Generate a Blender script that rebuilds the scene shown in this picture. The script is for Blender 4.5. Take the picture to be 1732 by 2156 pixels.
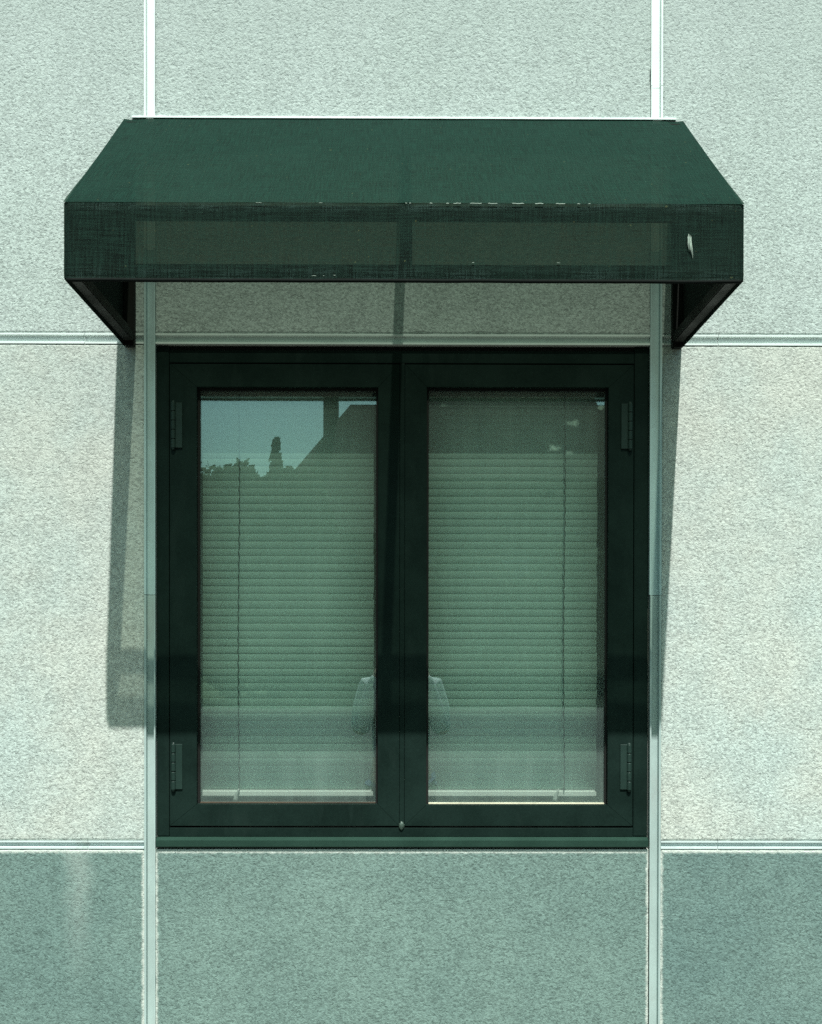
import bpy, bmesh, math, random
from mathutils import Vector, Matrix, noise as mnoise

R = math.radians
scene = bpy.context.scene
for o in list(bpy.data.objects):
    bpy.data.objects.remove(o, do_unlink=True)
col = scene.collection

# ------------------------------------------------------------------ camera
EYE = Vector((0.0, -3.144, 1.6))
cam_data = bpy.data.cameras.new('camera')
cam = bpy.data.objects.new('camera', cam_data)
col.objects.link(cam)
cam_data.sensor_fit = 'AUTO'
cam_data.sensor_width = 36.0
cam_data.lens = 36.0 * 2620.0 / 2156.0
cam_data.shift_x = 0.00233
cam_data.shift_y = 0.14976
cam_data.clip_start = 0.01
cam_data.clip_end = 2000.0
M = Matrix.Rotation(R(-0.35), 3, 'Z') @ Matrix.Rotation(R(90 - 0.5), 3, 'X') @ Matrix.Rotation(R(0.08), 3, 'Z')
cam.location = EYE
cam.rotation_euler = M.to_euler()
scene.camera = cam

# ------------------------------------------------------------------ sky and sun
SUN_DIR = Vector((-0.048, 0.57, -0.958)).normalized()      # the way the light travels
sun_el = math.asin(-SUN_DIR.z)
sun_az = math.atan2(-SUN_DIR.x, -SUN_DIR.y)
world = bpy.data.worlds.new('World')
scene.world = world
world.use_nodes = True
wn = world.node_tree
bg = wn.nodes['Background']
sky = wn.nodes.new('ShaderNodeTexSky')
sky.sky_type = 'NISHITA'
sky.sun_disc = False
sky.sun_elevation = sun_el
sky.sun_rotation = sun_az
sky.air_density = 1.0
sky.dust_density = 4.0
sky.ozone_density = 1.0
tint = wn.nodes.new('ShaderNodeMix')          # the film's green cast on the daylight
tint.data_type = 'RGBA'
tint.blend_type = 'MULTIPLY'
tint.inputs[0].default_value = 1.0
tint.inputs[7].default_value = (0.66, 1.0, 0.86, 1.0)
wn.links.new(sky.outputs['Color'], tint.inputs[6])
wn.links.new(tint.outputs[2], bg.inputs['Color'])
bg.inputs['Strength'].default_value = 0.083
sun_data = bpy.data.lights.new('sun', 'SUN')
sun_data.energy = 4.6
sun_data.angle = R(0.53)
sun_data.color = (0.97, 1.0, 0.955)
sun = bpy.data.objects.new('sun', sun_data)
col.objects.link(sun)
sun.location = (1, -12, 20)
sun.rotation_euler = SUN_DIR.to_track_quat('-Z', 'Y').to_euler()

scene.view_settings.view_transform = 'Standard'
scene.view_settings.look = 'None'
scene.view_settings.gamma = 1.0
scene.view_settings.use_curve_mapping = False
scene.view_settings.exposure = 0.46
scene.render.engine = 'CYCLES'
scene.cycles.use_denoising = False
scene.cycles.max_bounces = 7
scene.cycles.diffuse_bounces = 3
scene.cycles.glossy_bounces = 3
scene.cycles.transparent_max_bounces = 24
scene.cycles.caustics_reflective = False
scene.cycles.caustics_refractive = False
scene.cycles.sample_clamp_indirect = 3.0

# ------------------------------------------------------------------ helpers
class NT:
    def __init__(self, name):
        self.m = bpy.data.materials.new(name)
        self.m.use_nodes = True
        self.t = self.m.node_tree
        self.t.nodes.clear()
        self.out = self.t.nodes.new('ShaderNodeOutputMaterial')
    def n(self, kind, **kw):
        nd = self.t.nodes.new('ShaderNode' + kind)
        for k, v in kw.items():
            if k.startswith('_'):
                setattr(nd, k[1:], v)
            else:
                nd.inputs[k.replace('__', ' ')].default_value = v
        return nd
    def l(self, a, b):
        self.t.links.new(a, b)
    def math(self, op, a, b=None, clamp=False):
        nd = self.t.nodes.new('ShaderNodeMath')
        nd.operation = op
        nd.use_clamp = clamp
        for i, v in enumerate((a, b)):
            if v is None:
                continue
            if isinstance(v, (int, float)):
                nd.inputs[i].default_value = v
            else:
                self.l(v, nd.inputs[i])
        return nd.outputs[0]
    def ramp(self, fac, lo, hi, a=0.0, b=1.0):
        nd = self.t.nodes.new('ShaderNodeMapRange')
        nd.clamp = True
        nd.interpolation_type = 'SMOOTHSTEP'
        nd.inputs['From Min'].default_value = lo
        nd.inputs['From Max'].default_value = hi
        nd.inputs['To Min'].default_value = a
        nd.inputs['To Max'].default_value = b
        self.l(fac, nd.inputs['Value'])
        return nd.outputs[0]
    def mix(self, fac, a, b):
        nd = self.t.nodes.new('ShaderNodeMix')
        nd.data_type = 'RGBA'
        for sock, v in ((nd.inputs[0], fac), (nd.inputs[6], a), (nd.inputs[7], b)):
            if isinstance(v, (int, float)):
                sock.default_value = v
            elif isinstance(v, tuple):
                sock.default_value = (*v, 1.0)
            else:
                self.l(v, sock)
        return nd.outputs[2]
    def pos(self, scale=(1, 1, 1), rot=(0, 0, 0), loc=(0, 0, 0)):
        g = self.t.nodes.new('ShaderNodeNewGeometry')
        mp = self.t.nodes.new('ShaderNodeMapping')
        mp.inputs['Scale'].default_value = scale
        mp.inputs['Rotation'].default_value = rot
        mp.inputs['Location'].default_value = loc
        self.l(g.outputs['Position'], mp.inputs['Vector'])
        return mp.outputs[0]
    def noise(self, vec, scale, detail=3.0, rough=0.5):
        nd = self.t.nodes.new('ShaderNodeTexNoise')
        nd.inputs['Scale'].default_value = scale
        nd.inputs['Detail'].default_value = detail
        nd.inputs['Roughness'].default_value = rough
        self.l(vec, nd.inputs['Vector'])
        return nd.outputs[0]
    def bump(self, h, strength, dist):
        nd = self.t.nodes.new('ShaderNodeBump')
        nd.inputs['Strength'].default_value = strength
        nd.inputs['Distance'].default_value = dist
        self.l(h, nd.inputs['Height'])
        return nd.outputs[0]
    def principled(self, color, rough=0.5, spec=0.5, metal=0.0, normal=None):
        nd = self.t.nodes.new('ShaderNodeBsdfPrincipled')
        for key, v in (('Base Color', color), ('Roughness', rough)):
            if isinstance(v, tuple):
                nd.inputs[key].default_value = (*v, 1.0)
            elif isinstance(v, (int, float)):
                nd.inputs[key].default_value = v
            else:
                self.l(v, nd.inputs[key])
        nd.inputs['Metallic'].default_value = metal
        nd.inputs['Specular IOR Level'].default_value = spec
        if normal is not None:
            self.l(normal, nd.inputs['Normal'])
        return nd.outputs[0]
    def done(self, shader):
        self.l(shader, self.out.inputs['Surface'])
        return self.m


def tag(o, label=None, cat=None, group=None, kind=None):
    if label: o['label'] = label
    if cat: o['category'] = cat
    if group: o['group'] = group
    if kind: o['kind'] = kind
    return o

def empty(name, loc=(0, 0, 0)):
    o = bpy.data.objects.new(name, None)
    o.empty_display_size = 0.1
    o.location = loc
    col.objects.link(o)
    return o

def link(name, me, mat, parent=None, loc=None):
    o = bpy.data.objects.new(name, me)
    if mat is not None and not me.materials:
        me.materials.append(mat)
    col.objects.link(o)
    if loc is not None:
        o.location = loc
    if parent is not None:
        o.parent = parent
        p = parent
        off = Vector((0, 0, 0))
        while p is not None:
            off += p.location
            p = p.parent
        o.location = o.location - off
    return o

def mesh_bm(bm, name, smooth=False):
    me = bpy.data.meshes.new(name)
    bmesh.ops.recalc_face_normals(bm, faces=bm.faces)
    if smooth:
        for f in bm.faces:
            f.smooth = True
    bm.to_mesh(me)
    bm.free()
    return me

def add_box(bm, x0, x1, y0, y1, z0, z1):
    vs = [bm.verts.new(p) for p in ((x0, y0, z0), (x1, y0, z0), (x1, y1, z0), (x0, y1, z0),
                                    (x0, y0, z1), (x1, y0, z1), (x1, y1, z1), (x0, y1, z1))]
    fs = [bm.faces.new([vs[i] for i in q]) for q in
          ((0, 1, 5, 4), (1, 2, 6, 5), (2, 3, 7, 6), (3, 0, 4, 7), (4, 5, 6, 7), (3, 2, 1, 0))]
    return vs, fs

def box(name, b, mat, parent=None, bevel=0.0):
    bm = bmesh.new()
    add_box(bm, *b)
    if bevel:
        bmesh.ops.bevel(bm, geom=list(bm.edges), offset=bevel, segments=2, affect='EDGES', profile=0.6)
    return link(name, mesh_bm(bm, name), mat, parent)

def add_beam(bm, a, b, w, h, up=Vector((0, 0, 1))):
    a, b = Vector(a), Vector(b)
    d = (b - a).normalized()
    s = d.cross(up)
    if s.length < 1e-4:
        s = d.cross(Vector((1, 0, 0)))
    s.normalize()
    u = s.cross(d).normalized()
    r = []
    for p in (a, b):
        r.append([bm.verts.new(p + s * (w / 2 * i) + u * (h / 2 * j)) for i, j in ((-1, -1), (1, -1), (1, 1), (-1, 1))])
    for i in range(4):
        bm.faces.new((r[0][i], r[0][(i + 1) % 4], r[1][(i + 1) % 4], r[1][i]))
    bm.faces.new(r[0][::-1])
    bm.faces.new(r[1])

def beam(name, a, b, w, h, mat, parent=None, bevel=0.002):
    bm = bmesh.new()
    add_beam(bm, a, b, w, h)
    if bevel:
        bmesh.ops.bevel(bm, geom=list(bm.edges), offset=bevel, segments=2, affect='EDGES')
    return link(name, mesh_bm(bm, name), mat, parent)

def add_tube(bm, pts, rad, n=8):
    rings = []
    for i, p in enumerate(pts):
        p = Vector(p)
        a = Vector(pts[max(i - 1, 0)])
        b = Vector(pts[min(i + 1, len(pts) - 1)])
        d = (b - a).normalized()
        s = d.cross(Vector((0, 1, 0)))
        if s.length < 1e-3:
            s = d.cross(Vector((1, 0, 0)))
        s.normalize()
        u = s.cross(d)
        r = rad[i] if isinstance(rad, (list, tuple)) else rad
        rings.append([bm.verts.new(p + (s * math.cos(2 * math.pi * k / n) + u * math.sin(2 * math.pi * k / n)) * r) for k in range(n)])
    for a, b in zip(rings, rings[1:]):
        for k in range(n):
            bm.faces.new((a[k], a[(k + 1) % n], b[(k + 1) % n], b[k]))
    bm.faces.new(rings[0][::-1])
    bm.faces.new(rings[-1])

def prism(name, outline, y0, y1, mat, parent=None, bevel=0.0):
    """outline of (x, z) extruded from y0 to y1"""
    bm = bmesh.new()
    f = [bm.verts.new((x, y0, z)) for x, z in outline]
    b = [bm.verts.new((x, y1, z)) for x, z in outline]
    n = len(outline)
    bm.faces.new(f)
    bm.faces.new(b[::-1])
    for i in range(n):
        bm.faces.new((f[(i + 1) % n], f[i], b[i], b[(i + 1) % n]))
    if bevel:
        bmesh.ops.recalc_face_normals(bm, faces=bm.faces)
        bmesh.ops.bevel(bm, geom=list(bm.edges), offset=bevel, segments=2, affect='EDGES')
    return link(name, mesh_bm(bm, name), mat, parent)

# ------------------------------------------------------------------ materials
def stucco(name, ca, cb, edge=None, seed=0.0, streak=None, head_tone=0.0):
    t = NT(name)
    p = t.pos(scale=(1.0, 1.0, 1.12), rot=(0, R(9), 0), loc=(seed, seed * 0.7, 0))
    warp = t.n('TexNoise', Scale=60.0, Detail=2.0)
    t.l(p, warp.inputs['Vector'])
    add = t.n('VectorMath', _operation='MULTIPLY_ADD')
    add.inputs[1].default_value = (0.012, 0.012, 0.012)
    t.l(warp.outputs['Color'], add.inputs[0])
    t.l(p, add.inputs[2])
    q = add.outputs[0]
    grit = t.n('TexVoronoi', Scale=225.0, Randomness=1.0)
    t.l(q, grit.inputs['Vector'])
    gs = t.n('SeparateColor')
    t.l(grit.outputs['Color'], gs.inputs[0])
    fine = t.noise(p, 330, 2.0, 0.6)
    mid = t.noise(q, 112, 4.0, 0.70)
    pits = t.n('TexVoronoi', Scale=62.0, Randomness=1.0)
    t.l(q, pits.inputs['Vector'])
    blot = t.noise(t.pos(loc=(seed, 0, 3)), 2.2, 5.0, 0.62)
    patch = t.noise(t.pos(loc=(seed, 9, 3)), 17.0, 3.0, 0.6)
    pit = t.math('MULTIPLY', t.ramp(pits.outputs['Distance'], 0.10, 0.26), t.ramp(mid, 0.30, 0.46))
    h = t.math('ADD', t.math('MULTIPLY', gs.outputs[0], 0.20), t.math('MULTIPLY', mid, 1.25))
    h = t.math('ADD', t.math('ADD', h, t.math('MULTIPLY', fine, 0.35)), t.math('MULTIPLY', pit, 0.28))
    g0 = t.math('ADD', t.math('MULTIPLY', gs.outputs[1], 0.36), t.math('MULTIPLY', mid, 0.55))
    g0 = t.math('ADD', g0, t.math('MULTIPLY', t.math('SUBTRACT', patch, 0.5), 0.35))
    grain = t.math('MULTIPLY', t.ramp(g0, 0.20, 0.68), t.ramp(pit, 0.0, 1.0, 0.55, 1.0))  # pits also darkened in colour, as shade the bump cannot cast
    c = t.mix(grain, tuple(v * 0.73 for v in ca), tuple(min(v * 1.14, 0.9) for v in ca))
    c2 = t.mix(grain, tuple(v * 0.73 for v in cb), tuple(min(v * 1.14, 0.9) for v in cb))
    c = t.mix(t.ramp(blot, 0.35, 0.68), c, c2)
    gen = t.n('TexCoord')
    sep = t.n('SeparateXYZ')
    t.l(gen.outputs['Generated'], sep.inputs[0])
    gx, gz = sep.outputs['X'], sep.outputs['Z']
    if head_tone:
        # darker tone, stronger towards the head of a panel, with ragged streaks
        run = t.noise(t.pos(scale=(9, 1, 0.7), loc=(seed, 0, 0)), 1.0, 4.0, 0.6)
        wz = t.math('ADD', gz, t.math('MULTIPLY', t.math('SUBTRACT', run, 0.5), 0.5))
        c = t.mix(t.math('MULTIPLY', t.ramp(wz, 0.2, 0.9), head_tone), c, t.mix(0.35, tuple(v * 0.72 for v in ca), cb))
    if edge:
        wob = t.noise(t.pos(), 60, 3.0, 0.6)
        w = t.math('MULTIPLY', t.math('SUBTRACT', wob, 0.5), 0.012)
        ex = t.math('MULTIPLY', t.math('MINIMUM', gx, t.math('SUBTRACT', 1.0, gx)), 1.25)
        ez = t.math('MULTIPLY', t.math('SUBTRACT', 1.0, gz), 1.1)
        ex = t.math('ADD', ex, t.math('ADD', w, 0.005))
        ez = t.math('ADD', ez, w)
        e = t.math('MINIMUM', ex, ez)
        c = t.mix(t.ramp(e, 0.006, 0.014), edge, c)
    if streak:
        sx, w0, z0, z1 = streak
        g = t.n('NewGeometry')
        s2 = t.n('SeparateXYZ')
        t.l(g.outputs['Position'], s2.inputs[0])
        wob = t.noise(t.pos(), 14, 4.0, 0.6)
        dx = t.math('ABSOLUTE', t.math('SUBTRACT', t.math('ADD', s2.outputs['X'], t.math('MULTIPLY', t.math('SUBTRACT', wob, 0.5), 0.06)), sx))
        a = t.math('MULTIPLY', t.ramp(dx, 0.0, w0, 1.0, 0.0), t.ramp(s2.outputs['Z'], z0, z1, 0.0, 1.0))
        c = t.mix(t.math('MULTIPLY', a, 0.22), c, edge or ca)
    nrm = t.bump(h, 0.8, 0.0025)
    return t.done(t.principled(c, 0.92, 0.15, 0.0, nrm))

def paint(name, c, rough=0.45, spec=0.5, var=0.15, grime=None, bump=0.0):
    t = NT(name)
    n1 = t.noise(t.pos(), 7.0, 4.0, 0.6)
    n2 = t.noise(t.pos(scale=(1, 1, 1)), 160.0, 2.0, 0.5)
    k = t.math('ADD', t.math('MULTIPLY', n1, 0.75), t.math('MULTIPLY', n2, 0.25))
    cc = t.mix(t.ramp(k, 0.3, 0.7), tuple(v * (1 - var) for v in c), tuple(min(1, v * (1 + var)) for v in c))
    if grime:
        g = t.noise(t.pos(scale=(3, 3, 0.9)), 6.0, 5.0, 0.65)
        cc = t.mix(t.ramp(g, 0.52, 0.72, 0.0, 0.6), cc, grime)
    rr = t.ramp(n1, 0.3, 0.7, rough * 0.85, min(1, rough * 1.2))
    nrm = t.bump(n2, 0.25, bump) if bump else None
    return t.done(t.principled(cc, rr, spec, 0.0, nrm))

def fabric(name, c, faded, trans, tlc, top_cloth=False, worn=None):
    """open-weave awning cloth: threads plus the holes between them"""
    t = NT(name)
    uv = t.n('UVMap')
    mp = t.n('Mapping')
    t.l(uv.outputs[0], mp.inputs[0])
    sep = t.n('SeparateXYZ')
    t.l(mp.outputs[0], sep.inputs[0])
    pitch = 2 * math.pi / 0.0046
    wu = t.math('SINE', t.math('MULTIPLY', sep.outputs['X'], pitch))
    wv = t.math('SINE', t.math('MULTIPLY', sep.outputs['Y'], pitch))
    weave = t.math('MULTIPLY', wu, wv)
    fine = t.noise(mp.outputs[0], 330.0, 2.0, 0.6)
    m2 = t.n('Mapping', Scale=(16, 300, 1))
    t.l(uv.outputs[0], m2.inputs[0])
    th = t.noise(m2.outputs[0], 1.0, 2.0, 0.5)
    m3 = t.n('Mapping', Scale=(300, 13, 1))
    t.l(uv.outputs[0], m3.inputs[0])
    tv = t.noise(m3.outputs[0], 1.0, 2.0, 0.5)
    blot = t.noise(mp.outputs[0], 5.0, 4.0, 0.6)
    thread = t.math('ADD', t.math('MULTIPLY', t.math('ADD', th, tv), 0.36), t.math('MULTIPLY', fine, 0.34))
    thread = t.math('ADD', thread, t.math('MULTIPLY', weave, 0.045))
    lit = t.ramp(thread, 0.40, 0.66)
    cc = t.mix(lit, tuple(v * (0.58 if top_cloth else 0.45) for v in c), tuple(v * (1.45 if top_cloth else 1.7) for v in c))
    cc = t.mix(t.ramp(blot, 0.35, 0.75, 0.0, 0.55), cc, faded)
    if worn:      # threads rubbed pale over the tubes
        dv = t.math('ABSOLUTE', t.math('SUBTRACT', sep.outputs['Y'], worn))
        top_b = t.ramp(dv, 0.0, 0.030, 1.0, 0.0)
        low_b = t.ramp(dv, 0.128, 0.150, 0.0, 0.7)
        wm = t.math('MULTIPLY', t.math('ADD', top_b, low_b), t.ramp(t.noise(mp.outputs[0], 9.0, 4.0, 0.65), 0.40, 0.62))
        wm = t.math('MULTIPLY', wm, t.ramp(thread, 0.50, 0.62))
        cc = t.mix(t.math('MULTIPLY', wm, 0.9), cc, (0.055, 0.095, 0.085))
    # fluff and bits caught in the cloth
    bits = t.ramp(t.noise(mp.outputs[0], 95.0, 1.0, 0.4), 0.77, 0.80)
    cc = t.mix(t.math('MULTIPLY', bits, 0.5), cc, (0.16, 0.17, 0.07))
    nrm = t.bump(thread, 0.5, 0.0008)
    dif = t.principled(cc, 0.85, 0.2, 0.0, nrm)
    tl = t.n('BsdfTranslucent', Color=(*tlc, 1))
    mx = t.n('MixShader', Fac=0.42)
    t.l(dif, mx.inputs[1])
    t.l(tl.outputs[0], mx.inputs[2])
    tr = t.n('BsdfTransparent')
    tr.inputs[0].default_value = (0.90, 1.0, 0.84, 1)
    hole = t.ramp(thread, 0.35, 0.66, trans * (1.06 if top_cloth else 1.5), trans * (0.94 if top_cloth else 0.5))
    if top_cloth:      # the cloth lets less through towards the wall
        hole = t.math('MULTIPLY', hole, t.ramp(t.math('ADD', sep.outputs['Y'], t.math('MULTIPLY', t.math('SUBTRACT', blot, 0.5), 0.15)), 0.05, 0.55, 0.42, 1.1))
    # the holes of a weave close up at glancing angles
    gm = t.n('NewGeometry')
    dot = t.n('VectorMath', _operation='DOT_PRODUCT')
    t.l(gm.outputs['Incoming'], dot.inputs[0])
    t.l(gm.outputs['Normal'], dot.inputs[1])
    hole = t.math('MULTIPLY', hole, t.ramp(t.math('ABSOLUTE', dot.outputs['Value']), 0.2, 0.45, 0.08, 1.0))
    m = t.n('MixShader')
    t.l(hole, m.inputs[0])
    t.l(mx.outputs[0], m.inputs[1])
    t.l(tr.outputs[0], m.inputs[2])
    return t.done(m.outputs[0])

def glass(name, marks=()):
    """window glass with a film of dust on it"""
    t = NT(name)
    # a pane is crossed in a straight line, so both of its faces reflect as seen from the air side
    ior = 2.6
    gb = t.n('NewGeometry')
    fr = t.n('Fresnel')
    t.l(t.math('ADD', t.math('MULTIPLY', gb.outputs['Backfacing'], 1.0 / ior - ior), ior), fr.inputs['IOR'])
    gl = t.n('BsdfGlossy', Roughness=0.006)
    gl.inputs['Color'].default_value = (0.82, 0.99, 1.0, 1)
    tr = t.n('BsdfTransparent')
    tr.inputs[0].default_value = (0.97, 0.985, 0.975, 1)
    m = t.n('MixShader')
    t.l(fr.outputs[0], m.inputs[0])
    t.l(tr.outputs[0], m.inputs[1])
    t.l(gl.outputs[0], m.inputs[2])
    big = t.noise(t.pos(scale=(1.6, 1, 0.8)), 3.0, 5.0, 0.6)
    run = t.noise(t.pos(scale=(26, 1, 1.0)), 1.0, 3.0, 0.6)
    fine = t.noise(t.pos(), 210.0, 2.0, 0.7)
    d = t.math('ADD', t.ramp(big, 0.3, 0.7, 0.035, 0.065), t.ramp(run, 0.45, 0.75, 0.0, 0.02))
    d = t.math('ADD', d, t.ramp(fine, 0.55, 0.8, 0.0, 0.06))
    g = t.n('NewGeometry')
    for (mx_, mz_, r_, k_) in marks:
        sub = t.n('VectorMath', _operation='SUBTRACT')
        sub.inputs[1].default_value = (mx_, 0.037, mz_)
        t.l(g.outputs['Position'], sub.inputs[0])
        sc = t.n('VectorMath', _operation='MULTIPLY')
        sc.inputs[1].default_value = (1.0, 0.0, 1.8)
        t.l(sub.outputs[0], sc.inputs[0])
        ln = t.n('VectorMath', _operation='LENGTH')
        t.l(sc.outputs[0], ln.inputs[0])
        nz = t.noise(t.pos(), 75.0, 3.0, 0.7)
        rr = t.math('ADD', ln.outputs['Value'], t.math('MULTIPLY', t.math('SUBTRACT', nz, 0.5), r_ * 3.2))
        d = t.math('ADD', d, t.ramp(rr, 0.0, r_, k_, 0.0))
    df = t.n('BsdfDiffuse')
    df.inputs['Color'].default_value = (0.66, 0.88, 0.76, 1)
    o = t.n('MixShader')
    t.l(d, o.inputs[0])
    t.l(m.outputs[0], o.inputs[1])
    t.l(df.outputs[0], o.inputs[2])
    return t.done(o.outputs[0])

M_up = [stucco('pale_stucco_%d' % i, (0.605 * k if w < 0.5 else 0.56 * k, 0.622 * k, 0.562 * k if w < 0.5 else 0.595 * k), (0.53 * k, 0.60 * k, 0.565 * k), seed=i * 3.7, head_tone=w)
        for i, (k, w) in enumerate(((0.93, 0.25), (0.88, 0.7), (0.95, 0.2), (0.87, 0.65)))]
EDGE = (0.60, 0.63, 0.58)
M_low = [stucco('grey_painted_stucco', (0.178, 0.256, 0.232), (0.208, 0.292, 0.262), edge=EDGE, seed=1.3),
         stucco('grey_painted_stucco_b', (0.166, 0.244, 0.224), (0.20, 0.284, 0.256), edge=EDGE, seed=5.1,
                streak=(-0.815, 0.05, 0.72, 1.1)),
         stucco('grey_painted_stucco_c', (0.154, 0.230, 0.215), (0.192, 0.274, 0.250), edge=EDGE, seed=9.4)]
M_white = paint('white_trim_paint', (0.72, 0.785, 0.76), 0.42, 0.5, 0.05)
M_trim_shade = paint('shaded_trim_tone', (0.45, 0.575, 0.575), 0.36, 0.6, 0.10, grime=(0.36, 0.46, 0.46))  # strip in the awning's shade, its bluish look put into the colour
M_trim = paint('weathered_trim_paint', (0.40, 0.49, 0.47), 0.45, 0.5, 0.10, grime=(0.36, 0.40, 0.38))
M_trimh = paint('horizontal_trim_paint', (0.62, 0.70, 0.69), 0.45, 0.5, 0.08, grime=(0.46, 0.50, 0.46))
M_core = paint('concrete_core', (0.30, 0.31, 0.29), 0.9, 0.2, 0.2)
M_frame = paint('dark_green_window_paint', (0.0084, 0.0185, 0.0152), 0.48, 0.08, 0.25, grime=(0.014, 0.026, 0.022), bump=0.0006)
M_sill = paint('green_sill_paint', (0.019, 0.046, 0.034), 0.45, 0.2, 0.15, bump=0.0006)
M_hinge = paint('hinge_paint', (0.0145, 0.032, 0.026), 0.42, 0.3, 0.15)
M_gasket = paint('black_rubber_gasket', (0.009, 0.009, 0.008), 0.6, 0.3, 0.2)
M_rust = paint('rusty_brown_bead', (0.07, 0.048, 0.032), 0.7, 0.3, 0.4)
M_bead_glint = paint('cream_bead_highlight', (0.75, 0.68, 0.5), 0.3, 0.6, 0.15, grime=(0.3, 0.28, 0.2))  # highlight along the right bead, painted as a cream tone
M_tube = paint('dark_awning_tube', (0.009, 0.010, 0.008), 0.6, 0.15, 0.2)
M_top = fabric('sun_faded_green_awning_cloth', (0.0066, 0.035, 0.0245), (0.0100, 0.045, 0.0325), 0.27, (0.012, 0.024, 0.012), top_cloth=True)
M_val = fabric('dark_green_awning_cloth', (0.0085, 0.0255, 0.0185), (0.014, 0.036, 0.026), 0.185, (0.010, 0.018, 0.012), worn=0.99)
M_side = fabric('dark_green_awning_side_cloth', (0.0080, 0.0185, 0.0165), (0.010, 0.020, 0.016), 0.015, (0.002, 0.003, 0.002))
M_hem = paint('black_hem_cloth', (0.008, 0.010, 0.009), 0.9, 0.1, 0.2)
M_thread_leak = paint('pale_thread_and_leak', (0.36, 0.43, 0.37), 0.8, 0.2, 0.3)
M_slat = paint('cream_blind_slat', (0.53, 0.77, 0.66), 0.42, 0.5, 0.03)
M_rail = paint('cream_blind_rail', (0.64, 0.70, 0.62), 0.35, 0.5, 0.03)
M_cord = paint('grey_blind_cord', (0.05, 0.055, 0.05), 0.8, 0.2, 0.3)
M_lining = paint('grey_window_lining', (0.36, 0.40, 0.37), 0.6, 0.3, 0.08)
M_room = paint('room_plaster', (0.22, 0.22, 0.20), 0.9, 0.2, 0.05)
M_glass_a = glass('dusty_glass')
M_glass_b = glass('dusty_smeared_glass', marks=((0.107, 2.236, 0.011, 0.16), (0.44, 2.192, 0.020, 0.30), (0.392, 2.128, 0.020, 0.34),
                                                (0.512, 2.232, 0.016, 0.30), (0.155, 2.05, 0.010, 0.12), (0.425, 2.115, 0.012, 0.30)))

# ------------------------------------------------------------------ ground
def ground_mat():
    t = NT('asphalt')
    n1 = t.noise(t.pos(), 1.2, 5.0, 0.6)
    n2 = t.noise(t.pos(), 160.0, 3.0, 0.7)
    c = t.mix(t.ramp(t.math('ADD', t.math('MULTIPLY', n1, 0.5), t.math('MULTIPLY', n2, 0.5)), 0.35, 0.65), (0.022, 0.024, 0.021), (0.038, 0.040, 0.035))
    return t.done(t.principled(c, 0.9, 0.25, 0.0, t.bump(n2, 0.6, 0.006)))
def grass_mat():
    t = NT('lawn')
    n1 = t.noise(t.pos(), 0.7, 6.0, 0.65)
    n2 = t.noise(t.pos(), 45.0, 3.0, 0.7)
    c = t.mix(t.ramp(t.math('ADD', t.math('MULTIPLY', n1, 0.5), t.math('MULTIPLY', n2, 0.5)), 0.35, 0.65), (0.022, 0.036, 0.014), (0.034, 0.052, 0.02))
    return t.done(t.principled(c, 0.95, 0.1, 0.0, t.bump(n2, 1.0, 0.03)))
bm = bmesh.new()
bmesh.ops.create_grid(bm, x_segments=8, y_segments=8, size=300)
g = link('ground', mesh_bm(bm, 'ground'), grass_mat(), loc=(0, 0, -0.01))
tag(g, kind='structure')
bm = bmesh.new()
add_box(bm, -60, 60, -37, -2.2, -0.4, 0.0)
tag(link('parking_lot', mesh_bm(bm, 'parking_lot'), ground_mat()), kind='structure')
bm = bmesh.new()
add_box(bm, -60, 60, -2.198, 0.05, -0.4, 0.10)
bmesh.ops.bevel(bm, geom=list(bm.edges), offset=0.02, segments=2, affect='EDGES')
tag(link('pavement', mesh_bm(bm, 'pavement'), paint('concrete_paving', (0.10, 0.098, 0.085), 0.9, 0.2, 0.2)), kind='structure')

# ------------------------------------------------------------------ facade
PX, PZ = 1.277, 1.276
VJ = [(-0.648 + PX * i, -0.620 + PX * i) for i in (-2, -1)] + [(-0.648, -0.620), (0.628, 0.658)] + [(0.628 + PX * i, 0.658 + PX * i) for i in (1, 2)]
HJ = [(1.108, 1.129), (2.381, 2.408), (2.381 + PZ, 2.408 + PZ), (2.381 + 2 * PZ, 2.408 + 2 * PZ)]
XL, XR, ZT = -4.45, 4.46, 6.2
facade = empty('office_building', (0, 0.2, 0.0))
tag(facade, 'pale rough-stucco panelled building facade divided by white recessed joints, darker grey along its base', 'building')

bm = bmesh.new()
ox0, ox1, oz0, oz1 = -0.6195, 0.6275, 1.1085, 2.3805
add_box(bm, XL, ox0, 0.020, 0.26, -0.3, ZT)
add_box(bm, ox1, XR, 0.020, 0.26, -0.3, ZT)
add_box(bm, ox0, ox1, 0.020, 0.26, -0.3, oz0)
add_box(bm, ox0, ox1, 0.020, 0.26, oz1, ZT)
core = link('wall_core', mesh_bm(bm, 'wall_core'), M_core, facade)

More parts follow.
